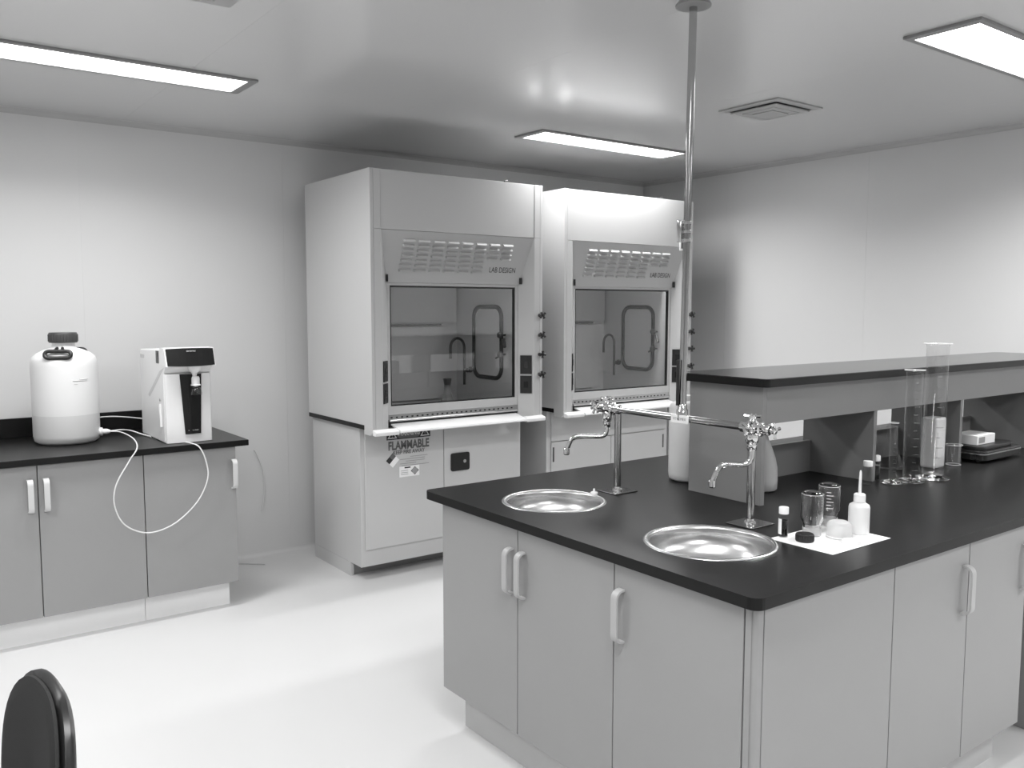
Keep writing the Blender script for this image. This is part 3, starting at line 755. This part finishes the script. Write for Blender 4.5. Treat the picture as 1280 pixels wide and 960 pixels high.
# front cover lower with rounded corners
MB().prism([(px0+.002, py0+.05), (px0+.004, py0+.012)]+arc(px0+.016, py0+.004, .014, 180, 270, 3)+[((px0+px1)/2, py0-.022)]+arc(px1-.016, py0+.004, .014, 270, 360, 3)+[(px1-.002, py0+.05)],
           .902, 1.258, 'Z').build('front_cover', M_PURE, t, smooth=30)
fy = lambda x: py0-.011-.0135*(1-abs(x-(px0+px1)/2)/(.5*(px1-px0)))
mb = MB(); N = 8
def scr(x0t, x1t, x0b, x1b, z1, z0, yf, th=.003, rows=1):
    mb = MB(); vs = []
    for out in (0, th):
        for (a, b, z) in ((x0t, x1t, z1), (x0b, x1b, z0)):
            for i in range(N+1):
                x = a+(b-a)*i/N; vs.append((x, yf(x)-out, z))
    n = N+1; fs = []
    for i in range(N):
        fs += [(i, i+1, n+i+1, n+i), (2*n+i, 2*n+i+1, 3*n+i+1, 3*n+i), (i, i+1, 2*n+i+1, 2*n+i), (n+i, n+i+1, 3*n+i+1, 3*n+i)]
    fs += [(0, n, 3*n, 2*n), (N, n+N, 3*n+N, 2*n+N)]
    return mb.add(vs, fs)
pan = scr(1.262, 1.372, 1.282, 1.362, 1.257, .945, fy, .004).build('black_panel', M_SCREEN, t)
text('arium mini', .012, M_PURES, pan, lambda a, b: (1.322+a, fy(1.322)-.0045, .965+b))
# head
hy = lambda x: 4.545-.028*(1-((x-1.312)/.13)**2)
hd = MB(); vs = []; n = N+1
for (zz, yo) in ((1.300, .0), (1.392, .035)):
    for i in range(n):
        x = 1.188+(1.437-1.188)*i/N; vs.append((x, hy(x)+yo, zz+.004*(1-((x-1.312)/.125)**2)*(1 if zz > 1.35 else -1)))
for zz, yy in ((1.300, 4.66), (1.392, 4.66)):
    for i in range(n): vs.append((1.188+(1.437-1.188)*i/N, yy, zz))
fs = []
for i in range(N):
    fs += [(i, i+1, n+i+1, n+i), (2*n+i, 2*n+i+1, 3*n+i+1, 3*n+i), (i, i+1, 2*n+i+1, 2*n+i), (n+i, n+i+1, 3*n+i+1, 3*n+i)]
fs += [(0, n, 3*n, 2*n), (N, n+N, 3*n+N, 2*n+N)]
hdo = hd.add(vs, fs).build('head', M_PURE, t)
vs = []; 
for out in (.001, .005):
    for (zz, yo, ins) in ((1.304, .0015, .004), (1.388, .0335, .003)):
        for i in range(n):
            x = 1.190+ins+(1.435-1.190-2*ins)*i/N; vs.append((x, hy(x)+yo-out, zz+.004*(1-((x-1.312)/.125)**2)*(1 if zz > 1.35 else -1)))
fs = []
for i in range(N):
    fs += [(i, i+1, n+i+1, n+i), (2*n+i, 2*n+i+1, 3*n+i+1, 3*n+i), (i, i+1, 2*n+i+1, 2*n+i), (n+i, n+i+1, 3*n+i+1, 3*n+i)]
fs += [(0, n, 3*n, 2*n), (N, n+N, 3*n+N, 2*n+N)]
ds = MB().add(vs, fs).build('display', M_SCREEN, t, label='dark curved display panel')
text('sartorius', .013, M_PURES, ds, lambda a, b: (1.312+a, hy(1.312)+.0335-.0065+(b-.012)*.36+.0, 1.378+b))
# nozzle recess and dispenser
MB().lathe([(.0, 1.298), (.036, 1.298), (.030, 1.275), (.014, 1.262), (.010, 1.245), (.0, 1.245)], (1.335, 4.572, 0), 20).build('nozzle_mount', M_PURE, t, smooth=40)
MB().lathe([(.0, 1.247), (.016, 1.245), (.020, 1.236), (.020, 1.206), (.024, 1.203), (.024, 1.198), (.008, 1.194), (.0, 1.190)], (1.335, 4.556, 0), 20).build('final_filter', M_PURE, t, smooth=40)
MB().lathe([(.006, 1.194), (.022, 1.185), (.028, 1.165), (.029, 1.150), (.0265, 1.150)], (1.335, 4.548, 0), 20).build('filter_bell', M_GLASS, t, smooth=60)
# side details: vent, switch, slot, slanted groove with its shade painted as a flat grey patch
MB().box(px0-.0025, 4.685, 1.31, px0-.0003, 4.735, 1.375, .001).build('power_switch', M_DARK, t)
MB().box(px0-.004, 4.695, 1.345, px0-.0026, 4.725, 1.365, .0005).build('rocker', M_BLACK, t)
MB().box(px0-.0025, 4.98, 1.325, px0-.0003, 5.06, 1.345, .001).build('grip_recess', M_PURES, t)
MB().add([(px0-.0008, 4.62, 1.275), (px0-.0008, 4.585, 1.295), (px0-.0008, 4.68, 1.27), (px0-.0008, 4.92, 1.13), (px0-.0008, 4.89, 1.12)], [(0, 1, 2, 3, 4)]).build('side_groove_shade', M_PURES, t)
MB().tube([(px0-.001, 4.68, 1.10), (px0-.001, 4.67, .98)], [.008, .008], 10).build('sight_slot', M_PURE, t, smooth=50)
MB().lathe([(.0, -.004), (.008, -.003), (.008, 0)], (px0, 4.685, 1.12), 12, 'X').build('side_button', M_CAB, t, smooth=40)

# ------------------------------------------------------------------ tubes of the purifier
def bez(pts, n=10):
    """Catmull-Rom through pts"""
    P = [Vector(p) for p in pts]; P = [P[0]*2-P[1]]+P+[P[-1]*2-P[-2]]; out = []
    for i in range(1, len(P)-2):
        for k in range(n):
            s_ = k/n; a, b, c, d = P[i-1], P[i], P[i+1], P[i+2]
            out.append(.5*((2*b)+(c-a)*s_+(2*a-5*b+4*c-d)*s_*s_+(3*b-a-3*c+d)*s_**3))
    out.append(P[-2]); return out
HANG = [(1.03, 4.86, .945), (1.045, 4.66, .935), (1.03, 4.515, .907), (.985, 4.485, .85), (.915, 4.46, .74), (.905, 4.455, .64), (.95, 4.455, .54), (1.055, 4.455, .487), (1.18, 4.455, .515),
        (1.295, 4.455, .61), (1.352, 4.46, .72), (1.352, 4.475, .81), (1.325, 4.49, .885), (1.29, 4.52, .9055), (1.275, 4.572, .9055)]
o = MB().tube(bez([tuple(SPG)]+HANG), .0034, 8).build('hanging_tube', M_TUBE, None, smooth=60)
rebase(o, (1.1, 4.6, .9)); tag(o, 'pale tube looping down in front of the left cabinet doors', 'tube')
o = MB().tube(bez([tuple(SPG+Vector((-.0, .004, 0))), (1.05, 4.95, .945), (1.11, 5.0, .93), (1.165, 4.97, .908), (1.18, 4.86, .908), (1.215, 4.60, .906), (1.24, 4.585, .906)][:5]), .004, 8).build('feed_tube', M_TUBE, None, smooth=60)
rebase(o, (1.05, 4.95, .93)); tag(o, 'pale feed tube lying between carboy spigot and purifier', 'tube')
o = MB().tube(bez([(.80, 5.20, .985), (.95, 5.24, .985), (1.08, 5.24, .985), (1.22, 5.22, .965), (1.30, 5.12, .95)]), .0038, 8).build('back_tube', M_TUBE, None, smooth=60)
rebase(o, (1.05, 5.2, .98)); tag(o, 'thin pale tube arching behind the carboy over the black upstand', 'tube')
o = MB().tube(bez([(1.60, 5.10, .72), (1.917, 5.345, .70), (1.955, 5.355, .62), (1.978, 5.355, .52), (1.978, 5.355, .40), (1.96, 5.355, .29)][1:]), .0036, 8).build('wall_cable', M_TUBE, None, smooth=60)
rebase(o, (1.96, 5.355, .29)); tag(o, 'thin white cable curving down the wall right of the counter', 'cable')
o = MB().tube(bez([(1.60, 5.30, .004), (1.75, 5.28, .004), (1.86, 5.20, .004), (1.90, 5.16, .004)]), .003, 8).build('floor_cable', M_PLINTH, None, smooth=60)
rebase(o, (1.8, 5.2, 0)); tag(o, 'short grey cable lying on the floor near the wall counter', 'cable')

# ------------------------------------------------------------------ items on the island
Z = .9008
o = MB().prism([(2.165, 1.395), (2.465, 1.395), (2.468, 1.612), (2.163, 1.612)], Z, Z+.0012, 'Z').build('paper_sheet', M_PAPER)
rebase(o, (2.315, 1.5, Z)); tag(o, 'white paper towel sheet under the bottles beside the front sink', 'paper sheet')
ZP = Z+.0014
# vial with white cap
def vial(name, lab, x, y, z, r, h, capm, labelled=True, liq=None, group=None):
    t = thing(name, lab, 'vial', (x, y, z), group)
    MB().lathe([(0, z), (r, z), (r, z+h*.68), (r*.8, z+h*.74), (r*.8, z+h*.78)], (x, y, 0), 24).build('glass_body', M_GLASS, t, smooth=50)
    MB().lathe([(r*.8, z+h*.78-.0005), (r*1.02, z+h*.78), (r*1.02, z+h*.98), (r*.95, z+h), (0, z+h)], (x, y, 0), 24).build('cap', capm, t, smooth=40)
    if liq: MB().lathe([(0, z+.003), (r*.9, z+.003), (r*.9, z+h*liq), (0, z+h*liq)], (x, y, 0), 20).build('contents', M_LIQ, t, smooth=50)
    if labelled:
        mb = MB(); n = 14; vs = []
        for zz in (z+h*.10, z+h*.62):
            for i in range(n+1):
                a = math.radians(125+70*i/n); vs.append((x+(r+.0006)*math.cos(a), y+(r+.0006)*math.sin(a), zz))
        mb.add(vs, [(i, i+1, n+2+i, n+1+i) for i in range(n)]); mb.build('paper_label', M_PAPER, t)
    return t
vial('sample_vial', 'small glass vial with white cap nearest the front sink', 2.216, 1.600, ZP, .0145, .092, M_PURE, True, .55)
t = thing('bottle_cap', 'loose black screw cap on the paper beside the vial', 'bottle cap', (2.215, 1.52, ZP))
MB().lathe([(0, ZP), (.026, ZP), (.0265, ZP+.002), (.0265, ZP+.020), (.025, ZP+.023), (0, ZP+.023)], (2.225, 1.53, 0), 32).build('disc', M_BLACK, t, smooth=40)
rb = MB()
for i in range(36):
    a = 2*PI*i/36; rb.cyl((2.225+.0266*math.cos(a), 1.53+.0266*math.sin(a), ZP+.003), (2.225+.0266*math.cos(a), 1.53+.0266*math.sin(a), ZP+.020), .0009, 5)
rb.build('ribs', M_BLACK, t)
def inverted_bottle(lab, x, y, r, h, grad):
    t = thing('inverted_glass_bottle', lab, 'glass bottle', (x, y, ZP), 'inverted glass bottles on the paper')
    z = ZP
    ou = [(r*.72, z+.001), (r*.74, z+h*.22), (r*.80, z+h*.29), (r*.95, z+h*.35), (r, z+h*.42), (r, z+h*.90), (r*.9, z+h*.97), (r*.6, z+h), (0, z+h)]
    inn = [(0, z+h-.007), (r*.6, z+h-.007), (r*.84, z+h*.94), (r-.003, z+h*.87), (r-.003, z+h*.43), (r*.92-.003, z+h*.36), (r*.74-.003, z+h*.28), (r*.70-.003, z+.001), (r*.72, z+.001)]
    MB().lathe(ou+inn, (x, y, 0), 36).build('glass_body', M_GLASSR, t, smooth=60)
    MB().lathe([(r*.76, z+.002), (r*.80, z+.002), (r*.80, z+h*.06), (r*.80, z+h*.19), (r*.76, z+h*.19)], (x, y, 0), 32).build('pouring_ring', M_GLASSF, t, smooth=50)
    MB().tube([(x+r*.93*math.cos(2*PI*i/24), y+r*.93*math.sin(2*PI*i/24), z+h*.945) for i in range(24)], .0014, 6, closed=True).build('base_edge', M_GLASSF, t, smooth=50)
    if grad:
        mb = MB()
        for k in range(6):
            zz = z+h*(.45+.075*k); a0 = 200; a1 = 200+(34 if k % 2 == 0 else 22)
            p = [(x+(r+.0006)*math.cos(math.radians(a0+(a1-a0)*i/5)), y+(r+.0006)*math.sin(math.radians(a0+(a1-a0)*i/5)), zz) for i in range(6)]
            mb.tube(p, .0009, 5)
        mb.build('graduation_marks', M_PAPER, t)
    return t
inverted_bottle('upside-down glass bottle on the paper, nearer the black cap', 2.300, 1.558, .0345, .137, False)
inverted_bottle('upside-down graduated glass bottle behind the white cup', 2.452, 1.600, .0345, .137, True)
t = thing('plastic_cup', 'small translucent white plastic cup in the middle of the paper', 'cup', (2.335, 1.50, ZP))
MB().lathe([(0, ZP), (.036, ZP), (.037, ZP+.003), (.036, ZP+.040), (.030, ZP+.047), (.024, ZP+.050), (.0, ZP+.050)], (2.348, 1.495, 0), 32).build('cup_body', M_TRANS, t, smooth=50)
MB().tube([(2.348+.0365*math.cos(2*PI*i/28), 1.495+.0365*math.sin(2*PI*i/28), ZP+.004) for i in range(28)], .0022, 6, closed=True).build('rim', M_PURE, t, smooth=50)
t = thing('jar_lid', 'flat white plastic lid leaning close to the wash bottle', 'lid', (2.33, 1.45, ZP))
MB().lathe([(0, ZP), (.028, ZP), (.0285, ZP+.003), (.027, ZP+.010), (0, ZP+.011)], (2.315, 1.432, 0), 28).build('disc', M_PURE, t, smooth=40)
# wash bottle
x, y = 2.440, 1.487
t = thing('wash_bottle', 'white squeeze bottle with upright nozzle on the paper edge', 'squeeze bottle', (x, y, ZP))
MB().lathe([(0, ZP), (.029, ZP), (.0315, ZP+.004), (.0315, ZP+.082), (.029, ZP+.090), (.020, ZP+.096), (.016, ZP+.098)], (x, y, 0), 32).build('bottle_body', M_HDPE, t, smooth=50)
MB().lathe([(.0165, ZP+.0985), (.0180, ZP+.099), (.0175, ZP+.122), (.014, ZP+.125), (.0, ZP+.125)], (x, y, 0), 24).build('cap', M_PURE, t, smooth=40)
MB().tube([(x, y, ZP+.124), (x, y, ZP+.17), (x+.001, y, ZP+.190), (x+.001, y, ZP+.197)], [.0048, .0042, .0036, .0022], 12).build('nozzle', M_HDPE, t, smooth=50)

# white jug behind the shelf end
x, y = 2.662, 2.385
t = thing('plastic_jug', 'white plastic jug standing behind the left end of the shelf', 'jug', (x, y, Z))
MB().lathe([(0, Z), (.070, Z), (.080, Z+.008), (.083, Z+.03), (.083, Z+.295), (.078, Z+.308), (.060, Z+.320), (.03, Z+.326), (.026, Z+.329)], (x, y, 0), 36).build('jug_body', M_HDPE, t, smooth=50)
MB().lathe([(0, Z+.3295), (.030, Z+.3295), (.030, Z+.345), (0, Z+.346)], (x, y, 0), 24).build('cap', M_PURE, t, smooth=40)
# grey plastic bottle in first shelf bay
x, y = 2.735, 2.085
t = thing('plastic_bottle', 'grey translucent plastic bottle with flared neck in the first shelf bay', 'bottle', (x, y, Z))
MB().lathe([(0, Z), (.055, Z), (.062, Z+.006), (.064, Z+.04), (.062, Z+.085), (.054, Z+.125), (.040, Z+.165), (.028, Z+.195), (.024, Z+.21), (.030, Z+.225), (.036, Z+.232), (.034, Z+.234), (.022, Z+.21)], (x, y, 0), 36).build('bottle_body', M_HDPEG, t, smooth=50)
# graduated cylinders
def cylinder(lab, x, y, r, h, rb, grads):
    t = thing('graduated_cylinder', lab, 'measuring cylinder', (x, y, Z), 'graduated cylinders in front of the shelf')
    MB().lathe([(0, Z+.018), (r*.9, Z+.018), (r, Z+.023), (r, Z+h-.012), (r*1.05, Z+h-.003), (r*1.2, Z+h)], (x, y, 0), 32).build('glass_tube', M_GLASS, t, smooth=60)
    MB().lathe([(0, Z), (rb*.97, Z), (rb, Z+.002), (rb, Z+.006), (rb*.9, Z+.009), (rb*.6, Z+.012), (r*.8, Z+.0155), (r*.7, Z+.0175), (0, Z+.0175)], (x, y, 0), 32).build('foot', M_GLASSR, t, smooth=50)
    MB().tube([(x+r*1.2*math.cos(2*PI*i/28), y+r*1.2*math.sin(2*PI*i/28), Z+h) for i in range(28)], .0016, 6, closed=True).build('rim', M_GLASSF, t, smooth=50)
    mb = MB()
    for k in range(grads):
        zz = Z+.05+(h-.10)*k/(grads-1); a0 = 215; a1 = a0+(38 if k % 2 == 0 else 22)
        mb.tube([(x+(r+.0006)*math.cos(math.radians(a0+(a1-a0)*i/5)), y+(r+.0006)*math.sin(math.radians(a0+(a1-a0)*i/5)), zz) for i in range(6)], .0010, 5)
    mb.build('graduation_marks', M_MID, t)
    return t
cylinder('smallest narrow glass measuring cylinder at the left of the group', 3.262, 1.850, .0145, .243, .040, 10)
cylinder('medium wide glass measuring cylinder in the middle of the group', 3.352, 1.822, .032, .452, .055, 12)
cylinder('tallest glass measuring cylinder rising above the black shelf', 3.490, 1.805, .043, .555, .065, 12)
# white square container
x, y = 3.735, 1.935
t = thing('plastic_container', 'tall white square plastic container behind the tallest cylinder', 'container', (x, y, Z))
bm = bmesh.new(); bmesh.ops.create_cube(bm, size=1)
for q in bm.verts: q.co = Vector((x+q.co.x*.085, y+q.co.y*.07, Z+.112+q.co.z*.224))
bmesh.ops.bevel(bm, geom=list(bm.edges), offset=.012, segments=3, profile=.6, affect='EDGES')
MB().addbm(bm).build('container_body', M_HDPE, t, smooth=50)
MB().box(x-.03, y-.0362, Z+.05, x+.03, y-.0352, Z+.16).build('label_patch', M_PAPER, t)
# beaker
x, y = 3.885, 1.97-.05
x, y = 3.86, 1.905
t = thing('beaker', 'low glass beaker right of the white container', 'beaker', (x, y, Z))
MB().lathe([(0, Z+.001), (.029, Z+.001), (.032, Z+.006), (.032, Z+.088), (.035, Z+.092)], (x, y, 0), 28).build('glass_body', M_GLASS, t, smooth=60)
MB().tube([(x+.035*math.cos(2*PI*i/28), y+.035*math.sin(2*PI*i/28), Z+.092) for i in range(28)], .0016, 6, closed=True).build('rim', M_GLASSF, t, smooth=50)
MB().tube([(x+.030*math.cos(2*PI*i/28), y+.030*math.sin(2*PI*i/28), Z+.004) for i in range(28)], .002, 6, closed=True).build('base_edge', M_GLASSF, t, smooth=50)
erlen('conical_flask', 'glass conical flask standing behind the cylinders in the second bay', 3.56, 2.03, Z, .185, .055)
vial('sample_vial', 'empty glass vial with white cap leaning near the second divider', 3.16, 1.895, Z, .018, .094, M_PURE, False)
vial('sample_vial', 'dark-filled vial with white cap beside the smallest cylinder', 3.275, 1.93, Z, .018, .10, M_PURE, False, .6)
# balance with white box
x0, y0 = 3.96, 1.80
t = thing('laboratory_balance', 'flat black laboratory balance under the shelf at right', 'balance', (4.16, 1.95, Z))
MB().prism(rrect(3.985, 1.83, 4.36, 2.13, .03, 5), Z+.012, Z+.055, 'Z', .004).build('housing', M_BLKG, t)
MB().prism(rrect(4.0, 1.85, 4.33, 2.11, .04, 5), Z+.0555, Z+.074, 'Z', .006).build('weighing_tray', M_BLACK, t)
MB().prism(rrect(3.982, 1.827, 4.363, 2.133, .031, 5), Z+.040, Z+.044, 'Z').build('seam_band', M_ALU, t)
for a, b in ((4.03, 1.88), (4.31, 1.88), (4.03, 2.08), (4.31, 2.08)):
    MB().lathe([(0, Z), (.013, Z), (.013, Z+.0115), (0, Z+.0115)], (a, b, 0), 14).build('foot', M_BLACK, t, smooth=40)
t = thing('cardboard_box', 'small white cardboard box lying on the black balance', 'box', (4.12, 1.95, Z+.075))
MB().box(4.03, 1.885, Z+.0755, 4.20, 2.00, Z+.118, .001).build('carton', M_PAPER, t)
MB().box(4.045, 1.8835, Z+.083, 4.10, 1.8848, Z+.110).build('label_patch', M_CAB, t)
MB().box(4.05, 1.90, Z+.1182, 4.18, 1.985, Z+.1188).build('flap', M_WHITE, t)

# ------------------------------------------------------------------ task chair
CXX, CYY, CZ = .24, 1.90, .655
naz = math.radians(186)
nv = Vector((math.cos(naz), math.sin(naz), 0)); tv = Vector((-nv.y, nv.x, 0))*1.0
t = thing('task_chair', 'black task chair with rounded backrest at the bottom left corner', 'chair', (CXX, CYY, 0))
def disc(a, b, th, curve, edge, off=0.0, lean=.08):
    mb = MB(); seg = 48; rings = [(0.0, th/2), (.5, th/2), (.85, th/2), (1-edge, th/2*.92), (1, th*.15), (1, -th*.15), (1-edge, -th/2*.92), (.85, -th/2), (.5, -th/2), (0, -th/2)]
    vs = []
    for rr_, o_ in rings:
        for k in range(seg):
            an = 2*PI*k/seg; c_, s_ = math.cos(an), math.sin(an)
            e = 2.5; q = (abs(c_)**e+abs(s_)**e)**(-1/e)
            u, v = a*rr_*c_*q, b*rr_*s_*q
            bend = -curve*(u/a)**2
            vs.append(Vector((CXX, CYY, CZ+v)) + tv*u + nv*(off+o_-bend-lean*v))
    fs = [((i*seg+k), (i*seg+(k+1) % seg), ((i+1)*seg+(k+1) % seg), ((i+1)*seg+k)) for i in range(len(rings)-1) for k in range(seg)]
    return mb.add(vs, fs)
disc(.205, .205, .036, .02, .10).build('backrest_shell', M_BLACK, t, smooth=60)
disc(.196, .197, .020, .02, .10, off=.017).build('backrest_cushion', M_CHAIR, t, smooth=60)
sx, sy = CXX+nv.x*.27, CYY+nv.y*.27
MB().lathe([(0, .44), (.20, .44), (.225, .455), (.225, .475), (.20, .495), (0, .50)], (sx, sy, 0), 40).build('seat', M_CHAIR, t, smooth=60)
MB().tube(smoothpath([(CXX-nv.x*.03, CYY-nv.y*.03, .62), (CXX-nv.x*.05, CYY-nv.y*.05, .43), (sx, sy, .425)], .08), .014, 12).build('back_bracket', M_BLACK, t, smooth=60)
MB().cyl((sx, sy, .10), (sx, sy, .435), .025, 20).build('gas_column', M_BLACK, t, smooth=40)
for k in range(5):
    a = 2*PI*k/5+.3; ex, ey = sx+.27*math.cos(a), sy+.27*math.sin(a)
    leg = MB().tube([(sx, sy, .11), (ex, ey, .075)], [.024, .016], 10).build('leg', M_BLACK, t, smooth=50)
    MB().lathe([(0, -.012), (.024, -.012), (.027, 0), (.024, .012), (0, .012)], (ex, ey, .0275), 16, 'X').build('caster', M_BLACK, leg, smooth=50)
